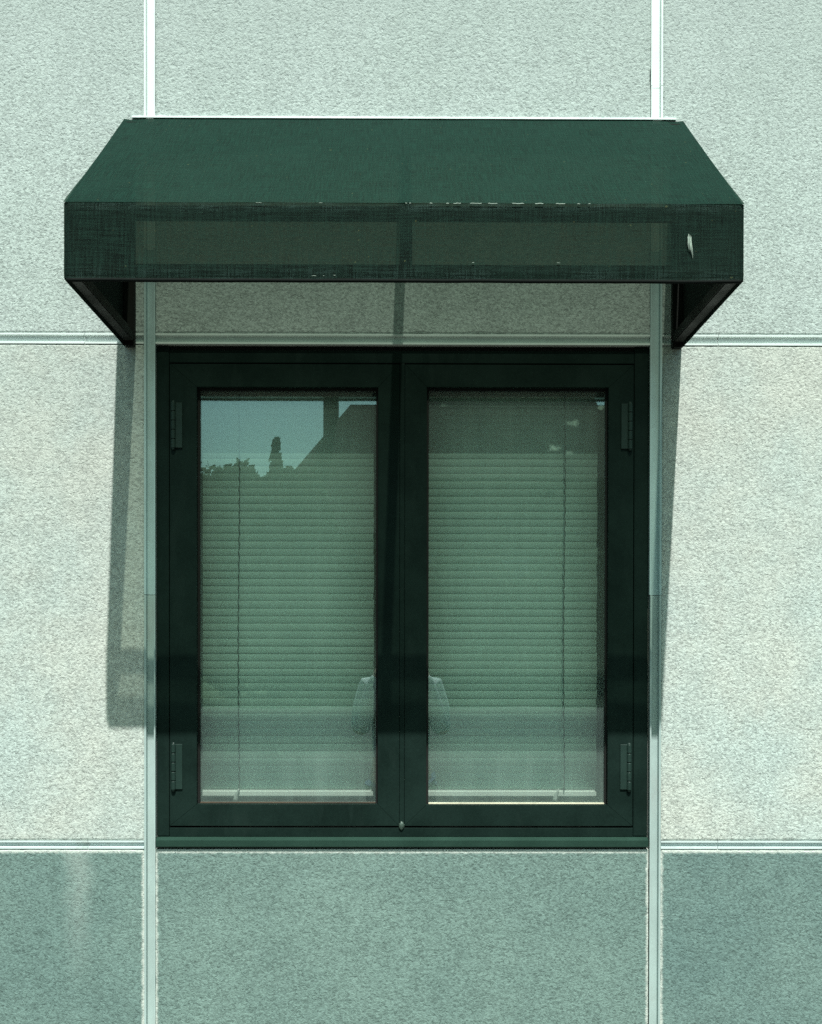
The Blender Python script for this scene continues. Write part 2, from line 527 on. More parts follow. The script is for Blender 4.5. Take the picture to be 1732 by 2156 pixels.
def panel(x0, x1, z0, z1, mat, rnd, inset=0.0003):
    """rough panel with a slightly ragged, eased edge"""
    cx, cz = (x0 + x1) / 2, (z0 + z1) / 2
    bm = bmesh.new()
    def edge_pts():
        pts = []
        st = 0.011
        nx, nz = max(2, int((x1 - x0) / st)), max(2, int((z1 - z0) / st))
        for i in range(nx): pts.append((x0 + (x1 - x0) * i / nx, z0, 0, 1))
        for i in range(nz): pts.append((x1, z0 + (z1 - z0) * i / nz, -1, 0))
        for i in range(nx): pts.append((x1 - (x1 - x0) * i / nx, z1, 0, -1))
        for i in range(nz): pts.append((x0, z1 - (z1 - z0) * i / nz, 1, 0))
        return pts
    P = edge_pts()
    n = len(P)
    corner = {0}
    rings = [[], [], []]
    for i, (x, z, ax, az) in enumerate(P):
        pa = P[i - 1]
        if (pa[2], pa[3]) != (ax, az):
            dx, dz = ax + pa[2], az + pa[3]
        else:
            dx, dz = ax, az
        j = mnoise.noise(Vector((x * 31, rnd * 7.3, z * 31))) * 0.0013 + max(0, mnoise.noise(Vector((x * 11, rnd * 3.1 + 5, z * 11))) - 0.42) * 0.010
        a = inset + abs(j)
        b = a + 0.0035 + rnd_g.random() * 0.002
        rings[0].append(bm.verts.new((x + dx * inset - cx, 0.0195, z + dz * inset - cz)))
        rings[1].append(bm.verts.new((x + dx * a - cx, 0.0022, z + dz * a - cz)))
        rings[2].append(bm.verts.new((x + dx * b - cx, 0.0, z + dz * b - cz)))
    for r in range(2):
        for i in range(n):
            k = (i + 1) % n
            bm.faces.new((rings[r][i], rings[r][k], rings[r + 1][k], rings[r + 1][i]))
    bm.faces.new(rings[2])
    bm.faces.new(rings[0][::-1])
    return link('panel', mesh_bm(bm, 'panel'), mat, facade, loc=(cx, 0, cz))

rnd_g = random.Random(4)
xs = [XL] + [v for j in VJ for v in j] + [XR]
zs = [0.105] + [v for j in HJ for v in j] + [ZT]
for ci in range(len(xs) // 2):
    for ri in range(len(zs) // 2):
        x0, x1, z0, z1 = xs[2 * ci], xs[2 * ci + 1], zs[2 * ri], zs[2 * ri + 1]
        if ci == 3 and ri == 1:
            continue
        if ri == 0:
            if ci == 3: z1 = 1.1075
            m = M_low[1 if ci == 2 else (2 if ci == 4 else 0)]
            p = panel(x0, x1, z0, z1, m, ci * 10 + ri)
            if ci in (2, 3, 4): p['label'] = 'grey-green painted stucco panel at the base of the wall'
        else:
            m = M_up[(0 if ci != 4 else 2) if ri == 1 else (1 if ci == 3 else 3)]
            panel(x0, x1, z0, z1, m, ci * 10 + ri)

def strip_profile(w, fl, fr, depth, proud):
    return [(0, -proud), (fl, -proud), (fl + 0.0012, depth), (w - fr - 0.0012, depth), (w - fr, -proud), (w, -proud), (w, 0.0185), (0, 0.0185)]

def strip(vertical, u0, u1, a, b, mat, fl=0.0048, fr=0.0034, depth=0.0135, proud=0.0012, jog=0.0):
    bm = bmesh.new()
    prof = strip_profile(u1 - u0, fl, fr, depth, proud)
    n = len(prof)
    rings = []
    for e in (a, b):
        ring = []
        for u, y in prof:
            ring.append(bm.verts.new((u0 + u + jog, y, e) if vertical else (e, y, u0 + u)))
        rings.append(ring)
    for i in range(n):
        k = (i + 1) % n
        bm.faces.new((rings[0][i], rings[0][k], rings[1][k], rings[1][i]))
    bm.faces.new(rings[0])
    bm.faces.new(rings[1][::-1])
    return link('joint_strip', mesh_bm(bm, 'joint_strip'), mat, facade)

for i, (u0, u1) in enumerate(VJ):
    fl, fr = (0.0048, 0.0034) if i < 3 else (0.0034, 0.0048)
    cuts = [ZT, 2.62, 1.751, 0.105]
    if i == 3: cuts = [ZT, 3.034, 2.62, 1.751, 0.105]
    if i == 2: cuts = [ZT, 2.62, 1.75, 0.105]
    for k in range(len(cuts) - 1):
        jog = 0.0
        w0, w1 = u0, u1
        if i == 3 and k == 3: w0 += 0.0022
        if i == 3 and k == 1: w0 += 0.0005
        mat = M_white if cuts[k] > 2.7 else (M_trim_shade if cuts[k] > 1.8 else M_trim)
        strip(True, w0, w1, cuts[k + 1] + 0.0006, cuts[k] - 0.0006, mat, fl, fr)
hx = [XL] + [v for j in VJ for v in j] + [XR]
for hi, (u0, u1) in enumerate(HJ):
    for ci in range(len(hx) // 2):
        if hi == 0 and ci == 3:
            continue
        a, b = hx[2 * ci] + 0.0002, hx[2 * ci + 1] - 0.0002
        cut = []
        if ci == 2: cut = [-0.797 if hi == 1 else -0.79]
        if ci == 4: cut = [0.80 if hi == 1 else 0.803]
        e = [a] + cut + [b]
        for k in range(len(e) - 1):
            dz = 0.0006 * ((ci + k + hi) % 3 - 1)
            strip(False, u0 + 0.0004, u1 - 0.0004, e[k] + 0.0005, e[k + 1] - 0.0005, M_white if hi == 1 else M_trimh,
                  0.0046, 0.0040, 0.0082 + dz, 0.0010 + 0.4 * abs(dz))

# the dark room behind the window
bm = bmesh.new()
add_box(bm, -2.4, 2.4, 0.262, 3.6, 0.2, 2.95)
bm.faces.ensure_lookup_table()
bmesh.ops.delete(bm, geom=[f for f in bm.faces if abs(f.calc_center_median().y - 0.262) < 1e-4], context='FACES_ONLY')
rm = link('room', mesh_bm(bm, 'room'), M_room)
md = rm.modifiers.new('thick', 'SOLIDIFY'); md.thickness = 0.05; md.offset = 1
tag(rm, kind='structure')

# ------------------------------------------------------------------ window
win = empty('casement_window', (0.004, 0.01, 1.112))
tag(win, 'dark green metal casement window with two side-hinged sashes, below the awning', 'window')
WX0, WX1, WZ0, WZ1 = -0.6188, 0.6268, 1.1112, 2.3798
JX0, JX1 = -0.5865, 0.5900
HZ, BZ = 2.3365, 1.1605
FY0, FY1 = 0.010, 0.110
box('frame_jamb', (WX0, JX0, FY0, FY1, WZ0 + 0.0262, WZ1 - 0.0005), M_frame, win, 0.004)
box('frame_jamb', (JX1, WX1, FY0, FY1, WZ0 + 0.0262, WZ1 - 0.0005), M_frame, win, 0.004)
box('frame_head', (JX0 + 0.0003, JX1 - 0.0003, FY0 + 0.001, FY1, HZ, WZ1 - 0.011), M_frame, win, 0.002)
box('head_shade_strip', (JX0 + 0.0004, JX1 - 0.0004, FY0 + 0.010, FY1, WZ1 - 0.0107, WZ1 - 0.0008), M_gasket, win, 0.001)  # recessed step coloured black, standing in for shade under the lintel
box('frame_bottom_rail', (JX0 + 0.0003, JX1 - 0.0003, FY0 + 0.0008, FY1, WZ0 + 0.0262, BZ), M_frame, win, 0.0015)
box('astragal', (-0.0035, 0.0088, 0.0095, 0.05, BZ + 0.0005, HZ - 0.0005), M_frame, win, 0.0015)
# sill with a sloped top nosing
bm = bmesh.new()
prof = [(-0.0085, WZ0 + 0.004), (-0.0085, WZ0 + 0.0195), (0.0095, WZ0 + 0.0258), (0.1, WZ0 + 0.0258), (0.1, WZ0 + 0.0002), (-0.0005, WZ0 + 0.0002)]
ra = [bm.verts.new((WX0 + 0.001, y, z)) for y, z in prof]
rb = [bm.verts.new((WX1 - 0.001, y, z)) for y, z in prof]
for i in range(len(prof)):
    k = (i + 1) % len(prof)
    bm.faces.new((ra[i], ra[k], rb[k], rb[i]))
bm.faces.new(ra); bm.faces.new(rb[::-1])
link('sill', mesh_bm(bm, 'sill'), M_sill, win)
# inner lining between frame and room
for nm, b in (('lining', (WX0 + 0.002, JX0 - 0.006, FY1 + 0.0005, 0.258, WZ0 + 0.002, WZ1 - 0.002)),
              ('lining', (JX1 + 0.006, WX1 - 0.002, FY1 + 0.0005, 0.258, WZ0 + 0.002, WZ1 - 0.002)),
              ('lining', (JX0 - 0.0058, JX1 + 0.0058, FY1 + 0.0005, 0.258, 2.30, WZ1 - 0.002)),
              ('inner_sill', (JX0 - 0.0058, JX1 + 0.0058, FY1 + 0.0005, 0.30, 1.175, 1.2085)),
              ('lining', (-0.030, 0.035, 0.0515, 0.135, 1.2088, 2.2995))):
    box(nm, b, M_lining, win, 0.002)
# weathered blob of sealant where the sashes meet
bm = bmesh.new()
bmesh.ops.create_icosphere(bm, subdivisions=3, radius=0.0085)
for v in bm.verts:
    v.co = Vector((v.co.x * 0.8, v.co.y * 0.42, v.co.z * 1.25)) * (1 + 0.35 * mnoise.noise(v.co * 260))
o = link('sealant_blob', mesh_bm(bm, 'sealant_blob', True), paint('grey_sealant', (0.05, 0.075, 0.06), 0.35, 0.5, 0.4), win, loc=(0.002, 0.0085, 1.1655))

SY0, SY1 = 0.0085, 0.050
def sash(x0, x1, ox0, ox1, oz0, oz1, gmat, right):
    z0, z1 = BZ + 0.0045, HZ - 0.0030
    # gasket is the carrier part; rails, stiles, pane and hinges hang on it
    bm = bmesh.new()
    gw = 0.0055
    for b in ((ox0, ox0 + gw, 0.027, 0.046, oz0, oz1), (ox1 - gw, ox1, 0.027, 0.046, oz0, oz1),
              (ox0 + gw, ox1 - gw, 0.027, 0.046, oz1 - gw, oz1), (ox0 + gw, ox1 - gw, 0.027, 0.046, oz0, oz0 + 0.0028)):
        add_box(bm, *b)
    s = link('sash', mesh_bm(bm, 'sash'), M_gasket, win)
    s['label'] = 'right sash with smeared glass' if right else 'left sash with sky and house mirrored in its glass'
    e = 0.00008
    bw = 0.0005
    prism('stile', [(x0, z0 + e), (ox0, oz0 + e), (ox0, oz1 - e), (x0, z1 - e)], SY0, SY1, M_frame, s, bw)
    prism('stile', [(x1, z1 - e), (ox1, oz1 - e), (ox1, oz0 + e), (x1, z0 + e)], SY0, SY1, M_frame, s, bw)
    prism('rail', [(x0 + e, z1), (ox0 + e, oz1), (ox1 - e, oz1), (x1 - e, z1)], SY0, SY1, M_frame, s, bw)
    prism('rail', [(x1 - e, z0), (ox1 - e, oz0), (ox0 + e, oz0), (x0 + e, z0)], SY0, SY1, M_frame, s, bw)
    bm = bmesh.new()
    add_box(bm, ox0 + 0.001, ox1 - 0.001, 0.0335, 0.0385, oz0 + 0.001, oz1 - 0.001)
    link('glass_pane', mesh_bm(bm, 'glass_pane'), gmat, s)
    box('glazing_bead', (ox0 + 0.006, ox1 - 0.006, 0.0262, 0.0332, oz0 + 0.0002, oz0 + 0.0034), M_bead_glint if right else M_rust, s, 0.0008)
    # butt hinges: leaf, five knuckles, pin
    hx = (x0 + 0.0095) if not right else (x1 - 0.0095)
    d = 1 if not right else -1
    for (h0, h1) in ((2.119, 2.236), (1.256, 1.3735)):
        bm = bmesh.new()
        lx = sorted((hx + d * 0.004, hx + d * 0.0225))
        add_box(bm, lx[0], lx[1], 0.0045, 0.0086, h0 + 0.002, h1 - 0.001)
        bmesh.ops.bevel(bm, geom=list(bm.edges), offset=0.0008, segments=1, affect='EDGES')
        n = 5
        L = (h1 - h0) / n
        for k in range(n):
            zz0, zz1 = h0 + L * k + 0.0011, h0 + L * (k + 1) - 0.0011
            pts = [(hx, 0.0040, zz0), (hx, 0.0040, zz0 + 0.001), (hx, 0.0040, zz1 - 0.001), (hx, 0.0040, zz1)]
            add_tube(bm, pts, [0.0052, 0.0060, 0.0060, 0.0052], 14)
        add_tube(bm, [(hx, 0.0040, h0 - 0.003), (hx, 0.0040, h0 - 0.001), (hx, 0.0040, h1 + 0.001), (hx, 0.0040, h1 + 0.003)], [0.0034, 0.0044, 0.0044, 0.003], 12)
        me = mesh_bm(bm, 'hinge')
        link('hinge', me, M_hinge, s)
    return s

sash(-0.5848, -0.0042, -0.5170, -0.0585, 1.2200, 2.2755, M_glass_a, False)
sash(0.0095, 0.5882, 0.0645, 0.5250, 1.2185, 2.2765, M_glass_b, True)

# ------------------------------------------------------------------ venetian blinds (hang inside, behind the panes)
def slat_mesh(w):
    """25 mm crowned slat, tilted nearly shut with its lower edge outward"""
    bm = bmesh.new()
    tilt = R(88)
    rows = []
    for side in (0, 1):
        for k in range(6):
            u = -0.5 + k / 5
            crown = 0.0024 * (1 - (2 * u) ** 2)
            a, b = u * 0.0252, crown + (-0.0003 if side else 0.0)
            # a runs along the slat width (down and outward), b bows outward
            y = -a * math.cos(tilt) - b * math.sin(tilt)
            z = -a * math.sin(tilt) + b * math.cos(tilt)
            rows.append((y, z))
    loop = rows[:6] + rows[6:][::-1]
    xsn = [-w / 2, -w / 6, w / 6, w / 2]
    rings = [[bm.verts.new((x, y, z)) for y, z in loop] for x in xsn]
    for a, b in zip(rings, rings[1:]):
        for i in range(12):
            bm.faces.new((a[i], a[(i + 1) % 12], b[(i + 1) % 12], b[i]))
    bm.faces.new(rings[0]); bm.faces.new(rings[-1][::-1])
    return mesh_bm(bm, 'slat', True)

def blind(x0, x1, cx, label, tassel):
    b = empty('venetian_blind', ((x0 + x1) / 2, 0.1, 1.22))
    tag(b, label, 'blind', 'blinds hanging behind the window panes')
    w = x1 - x0
    mid = (x0 + x1) / 2
    yb = 0.102
    box('headrail', (x0 + 0.003, x1 - 0.003, yb - 0.014, yb + 0.012, 2.268, 2.293), M_rail, b, 0.0015)
    me = slat_mesh(w)
    me.materials.append(M_slat)
    n = 52
    zt, zb = 2.2565, 1.2615
    rr = random.Random(int(x0 * 1000))
    for i in range(n):
        z = zt + (zb - zt) * i / (n - 1)
        s = link('slat', me, None, b, loc=(mid + rr.uniform(-0.0012, 0.0012), yb, z))
        s.rotation_euler = (R(rr.gauss(0, 1.3)), R(rr.gauss(0, 0.035)), 0)
    bm = bmesh.new()
    add_box(bm, x0 + 0.001, x1 - 0.001, yb - 0.013, yb + 0.010, 1.2285, 1.2475)
    bmesh.ops.bevel(bm, geom=list(bm.edges), offset=0.004, segments=3, affect='EDGES')
    link('bottom_rail', mesh_bm(bm, 'bottom_rail'), M_rail, b)
    bm = bmesh.new()
    pts = []
    N = 150
    for i in range(N):
        z = 2.272 - (2.272 - 1.245) * i / (N - 1)
        pts.append((cx + 0.0011 * math.sin(i * 1.35) + 0.0015 * math.sin(i * 0.05), yb - 0.0185 + 0.0006 * math.cos(i * 1.35), z))
    add_tube(bm, pts, [0.0011 + 0.0006 * (i % 4 == 0) for i in range(N)], 6)
    link('cord', mesh_bm(bm, 'cord', True), M_cord, b)
    bm = bmesh.new()
    tx = tassel
    add_tube(bm, [(tx + 0.007, yb - 0.019, 1.252), (tx + 0.003, yb - 0.019, 1.242), (tx, yb - 0.0195, 1.236), (tx - 0.002, yb - 0.0195, 1.226), (tx - 0.003, yb - 0.0195, 1.219)],
             [0.0018, 0.0028, 0.0045, 0.0062, 0.0066], 10)
    link('cord_tassel', mesh_bm(bm, 'cord_tassel', True), paint('tassel_plastic', (0.30, 0.34, 0.30), 0.3, 0.5, 0.1), b)

blind(-0.548, -0.0715, -0.4205, 'closed cream slatted blind behind the left pane, under the reflected sky', -0.4267)
blind(0.0500, 0.5105, 0.4233, 'closed cream slatted blind behind the smeared right pane', 0.4030)

# ------------------------------------------------------------------ awning
AX0, AX1, AY, AB, AF, AT = -0.697, 0.7085, -0.571, 2.3765, 2.5315, 2.945
awn = empty('awning', (0.006, -0.02, 2.38))
tag(awn, 'dark green open-weave fabric awning over the window, small tear at its right end', 'awning')
T = 0.0255
e = 0.0035                                   # cloth to tube
tx0, tx1 = AX0 + e + T / 2, AX1 - e - T / 2
fy = AY + e + T / 2
CX = 0.0095
zt_in, zb_in = AF - e - T / 2 - 0.002, AB + e + T / 2
beam('front_top_tube', (tx0 - T / 2, fy, zt_in), (tx1 + T / 2, fy, zt_in), T, T, M_tube, awn)
beam('front_bottom_tube', (tx0 - T / 2, fy, zb_in), (tx1 + T / 2, fy, zb_in), T, T, M_tube, awn)
for x in (tx0, CX, tx1):
    beam('front_post', (x, fy, zb_in + T / 2 + 0.0005), (x, fy, zt_in - T / 2 - 0.0005), T * 0.98, T * 0.98, M_tube, awn)
wy = -0.0145
sl = Vector((0, wy + 0.001 - fy, AT - 0.022 - zt_in)).normalized()
for x in (tx0, CX, tx1):
    a = Vector((x, fy, zt_in - 0.004)) + sl * (T * 0.62)
    bb = Vector((x, wy, AT - 0.030)) - sl * (T * 0.75)
    beam('rafter', a, bb, T * 0.97, T * 0.97, M_tube, awn)
beam('wall_top_tube', (tx0 - T / 2, wy, AT - 0.030), (tx1 + T / 2, wy, AT - 0.030), T, T, M_tube, awn)
for x in (tx0, tx1):
    beam('side_bottom_tube', (x, fy + T / 2 + 0.0005, zb_in), (x, wy - T / 2 - 0.0005, zb_in + 0.002), T, T, M_tube, awn)
    beam('wall_upright', (x, wy, AB - 0.006), (x, wy, AT - 0.045), T, T * 0.98, M_tube, awn)

def cloth(name, fn, nu, nv, lu, lv, mat, uoff=0.0):
    bm = bmesh.new()
    uvl = bm.loops.layers.uv.new('UVMap')
    grid = [[bm.verts.new(fn(i / nu, j / nv)) for j in range(nv + 1)] for i in range(nu + 1)]
    for i in range(nu):
        for j in range(nv):
            f = bm.faces.new((grid[i][j], grid[i + 1][j], grid[i + 1][j + 1], grid[i][j + 1]))
            f.smooth = True
            for lp, (a, b) in zip(f.loops, ((i, j), (i + 1, j), (i + 1, j + 1), (i, j + 1))):
                lp[uvl].uv = (a / nu * lu + uoff, b / nv * lv + uoff * 0.3)
    me = bpy.data.meshes.new(name)
    bm.to_mesh(me); bm.free()
    return link(name, me, mat, awn)

def wob(a, b, s, amp):
    return mnoise.noise(Vector((a * s, b * s, 3.7))) * amp

W = AX1 - AX0
def top_fn(u, v):
    x = AX0 + W * u
    p0 = Vector((0, -0.003, AT)); p1 = Vector((0, AY + 0.001, AF))
    # cloth sags a little between the rafters and dips at its fixings along the wall
    p = p0.lerp(p1, v)
    bay = 0.5 - 0.5 * math.cos(4 * math.pi * u)
    sag = 0.0065 * bay * math.sin(math.pi * v)
    p += Vector((0, 0.58, -0.8)) * sag
    p += Vector((0, -0.58, 0.8)) * wob(x, v * 0.7, 7, 0.0012)
    edge = 0.004 * math.exp(-((x - AX0 - 0.022) / 0.010) ** 2) + 0.005 * math.exp(-((x - AX1 + 0.026) / 0.012) ** 2)
    p.z -= edge * (1 - v) ** 6
    sx = 0.0
    if v > 0.985: p.z -= 0.0006
    pinch = 0.003 * math.sin(math.pi * v)            # side edges drawn in
    x += pinch * (1 if u < 0.5 else -1) * abs(2 * u - 1) ** 6
    return Vector((x + sx, p.y, p.z))
top = cloth('top_panel', top_fn, 90, 40, W, 0.70, M_top)

def seam_fn(u, v):
    uu = (CX - AX0 - 0.007 + 0.014 * u) / W
    p = top_fn(uu, min(v, 0.995))
    return p + Vector((0, -0.58, 0.8)) * 0.0011
cloth('seam', seam_fn, 2, 40, 0.014, 0.70, M_top, 1.7).parent = awn

def val_fn(u, v):
    x = AX0 + W * u
    z = AF + (AB - 0.0035 - AF) * v
    y = AY + 0.0015 * math.sin(math.pi * v) + wob(x, z, 6, 0.0010)
    if v < 0.04: y += 0.0015
    if v > 0.96: y += 0.002
    # soft corners
    for s, xe in ((1, AX0), (-1, AX1)):
        d = abs(x - xe)
        if d < 0.010:
            y += (1 - d / 0.010) ** 2 * 0.006
    if v > 0.93:
        c = min(abs(x - AX0), abs(x - AX1))
        if c < 0.02: z += (1 - c / 0.02) * 0.004 * (v - 0.93) / 0.07
    z += wob(x, 0, 9, 0.0010) * (1 if v in (0.0, 1.0) else 0.3)
    return Vector((x, y, z))
val = cloth('valance', val_fn, 140, 26, W, 0.158, M_val, 3.3)

def side_fn(xc, s):
    def fn(u, v):
        y = -0.0015 + (AY + 0.007 + 0.0015) * u
        ztop = AT + (AF - AT) * u - 0.001
        zbot = AB - 0.003
        z = ztop + (zbot - ztop) * v
        return Vector((xc + s * 0.003 * math.sin(math.pi * u) * math.sin(math.pi * v) + wob(y, z, 8, 0.0008), y, z))
    return fn
sl_ = cloth('side_panel', side_fn(AX0 + 0.0008, 1), 24, 20, 0.57, 0.5, M_side, 7.7)
sr_ = cloth('side_panel', side_fn(AX1 - 0.0008, -1), 24, 20, 0.57, 0.5, M_side, 9.1)
# rolled hem under the valance
bm = bmesh.new()
pts = [(AX0 + 0.006 + (W - 0.012) * i / 70, AY + 0.0045 + wob(i * 0.02, 0, 5, 0.0008), AB - 0.0045 + wob(AX0 + W * i / 70, 0, 9, 0.0010)) for i in range(71)]
add_tube(bm, pts, 0.0042, 8)
link('hem', mesh_bm(bm, 'hem', True), M_hem, val)
# pale cord of caulk / flashing along the wall over the cloth
bm = bmesh.new()
prof = [(-0.0075, AT + 0.0010), (-0.0070, AT + 0.0052), (-0.0055, AT + 0.0062), (-0.0008, AT + 0.0064), (-0.0008, AT + 0.0006)]
xa, xb = AX0 + 0.020, AX1 - 0.018
ra = [bm.verts.new((xa, y, z)) for y, z in prof]
rb = [bm.verts.new((xb, y, z)) for y, z in prof]
for i in range(len(prof)):
    k = (i + 1) % len(prof)
    bm.faces.new((ra[i], ra[k], rb[k], rb[i]))
bm.faces.new(ra); bm.faces.new(rb[::-1])
link('flashing', mesh_bm(bm, 'flashing'), M_trimh, awn)
# pale dashes standing in for light leaking through the front seam
rs = random.Random(9)
for (a, b) in ((0.008, 0.011), (0.016, 0.019), (0.058, 0.063), (0.092, 0.097), (0.1065, 0.122), (0.141, 0.165), (0.178, 0.197), (0.228, 0.252), (0.275, 0.292), (0.318, 0.337), (0.362, 0.368), (0.385, 0.389), (-0.30, -0.288), (-0.17, -0.163)):
    bm = bmesh.new()
    N = 6
    pts = [(a + (b - a) * i / N, AY - 0.0022 + rs.uniform(-0.0002, 0.0002), AF - 0.0022 + rs.uniform(-0.0005, 0.0005)) for i in range(N + 1)]
    add_tube(bm, pts, 0.00085 if a > -0.05 else 0.0004, 6)
    link('seam_light_leak', mesh_bm(bm, 'seam_light_leak', True), M_thread_leak, val)
for (a, b, z) in ((-0.185, -0.176, AB + 0.003), (-0.162, -0.159, AB + 0.003), (-0.140, -0.136, AB + 0.004), (0.145, 0.150, AB + 0.031), (0.32, 0.327, AB + 0.031)):
    bm = bmesh.new()
    add_tube(bm, [(a, AY - 0.0016, z), ((a + b) / 2, AY - 0.002, z + 0.0005), (b, AY - 0.0016, z)], 0.0005, 6)
    link('loose_thread', mesh_bm(bm, 'loose_thread', True), M_thread_leak, val)
# the frayed tear: lips of bare pale threads
bm = bmesh.new()
rt = random.Random(2)
for k in range(11):
    f = k / 10
    x = 0.5895 + f * 0.0085 + rt.uniform(-0.0005, 0.0005)
    zt_ = 2.4715 - abs(f - 0.35) * 0.012 - rt.random() * 0.006
    zb_ = 2.436 - (0.0 if f < 0.45 else (f - 0.45) * 0.035) - rt.random() * 0.006
    pts = [(x + 0.0006 * math.sin(i * 0.9 + k) + (0.0035 * (i / 7) ** 2), AY - 0.002 - 0.0022 * math.sin(math.pi * i / 7), zt_ + (zb_ - zt_) * i / 7) for i in range(8)]
    add_tube(bm, pts, [0.0002, 0.0004, 0.00052, 0.00055, 0.00055, 0.0005, 0.0004, 0.0002], 5)
tr = link('tear', mesh_bm(bm, 'tear', True), M_thread_leak, val)
tr['label'] = 'frayed pale tear near the right end of the awning front'

# ------------------------------------------------------------------ what the glass mirrors: house, trees, photographer
def brick_mat():
    t = NT('house_brick')
    n = t.noise(t.pos(), 3.0, 5.0, 0.6)
    return t.done(t.principled(t.mix(t.ramp(n, 0.3, 0.7), (0.045, 0.038, 0.028), (0.06, 0.05, 0.036)), 0.9, 0.2))
M_brick = brick_mat()
M_roof = paint('brown_shingle', (0.035, 0.030, 0.022), 0.9, 0.05, 0.3)
M_dark = paint('dark_house_glass', (0.02, 0.025, 0.03), 0.15, 0.6, 0.1)
M_cream = paint('cream_house_trim', (0.5, 0.48, 0.4), 0.6, 0.3, 0.1)
hy = -41.0
house = empty('house', (2.5, hy - 5, 0))
tag(house, 'brown-roofed house with a chimney, mirrored in the left window pane', 'house')
box('wall', (-4.6, 12.0, hy - 9, hy - 0.6, -0.1, 5.9), M_brick, house)
bm = bmesh.new()
ev = [(-5.7, hy, 5.9), (12.5, hy, 5.9), (12.5, hy - 9.6, 5.9), (-5.7, hy - 9.6, 5.9)]
rg = [(-2.0, hy - 4.8, 11.42), (9.2, hy - 4.8, 11.42)]
V = [bm.verts.new(p) for p in ev + rg] + [bm.verts.new((p[0], p[1], p[2] - 0.2)) for p in ev]
for q in ((0, 1, 5, 4), (1, 2, 5), (2, 3, 4, 5), (3, 0, 4), (0, 6, 7, 1), (1, 7, 8, 2), (2, 8, 9, 3), (3, 9, 6, 0), (6, 9, 8, 7)):
    bm.faces.new([V[i] for i in q])
roof = link('roof', mesh_bm(bm, 'roof'), M_roof, house)
box('chimney', (-3.05, -2.47, hy - 5.1, hy - 4.5, 7.5, 12.6), M_brick, roof, 0.03)
bm = bmesh.new()
ev = [(-0.4, hy - 0.9, 8.0), (8.4, hy - 0.9, 8.0), (8.4, hy - 8.7, 8.0), (-0.4, hy - 8.7, 8.0)]
rg = [(0.7, hy - 4.8, 12.5), (7.2, hy - 4.8, 12.5)]
V = [bm.verts.new(p) for p in ev + rg]
for q in ((0, 1, 5, 4), (1, 2, 5), (2, 3, 4, 5), (3, 0, 4), (3, 2, 1, 0)):
    bm.faces.new([V[i] for i in q])
link('raised_roof', mesh_bm(bm, 'raised_roof'), M_roof, roof)
for wx in (-2.8, 0.6, 4.0, 7.4, 10.2):
    for wz in (0.9, 3.5):
        w_ = box('window', (wx - 0.55, wx + 0.55, hy - 0.62, hy - 0.56, wz, wz + 1.5), M_cream, house)
        box('pane', (wx - 0.47, wx + 0.47, hy - 0.575, hy - 0.545, wz + 0.08, wz + 1.42), M_dark, w_)

def leaf_mat(name, c):
    t = NT(name)
    n = t.noise(t.pos(), 2.0, 3.0, 0.6)
    cc = t.mix(t.ramp(n, 0.3, 0.7), tuple(v * 0.7 for v in c), tuple(v * 1.3 for v in c))
    d = t.principled(cc, 0.9, 0.05)
    tl = t.n('BsdfTranslucent')
    t.l(cc, tl.inputs[0])
    m = t.n('MixShader', Fac=0.12)
    t.l(d, m.inputs[1]); t.l(tl.outputs[0], m.inputs[2])
    return t.done(m.outputs[0])
M_leaf = leaf_mat('tree_leaf', (0.030, 0.045, 0.018))
M_leaf2 = leaf_mat('conifer_needle', (0.022, 0.036, 0.018))
M_bark = paint('bark', (0.10, 0.075, 0.05), 0.95, 0.1, 0.3)

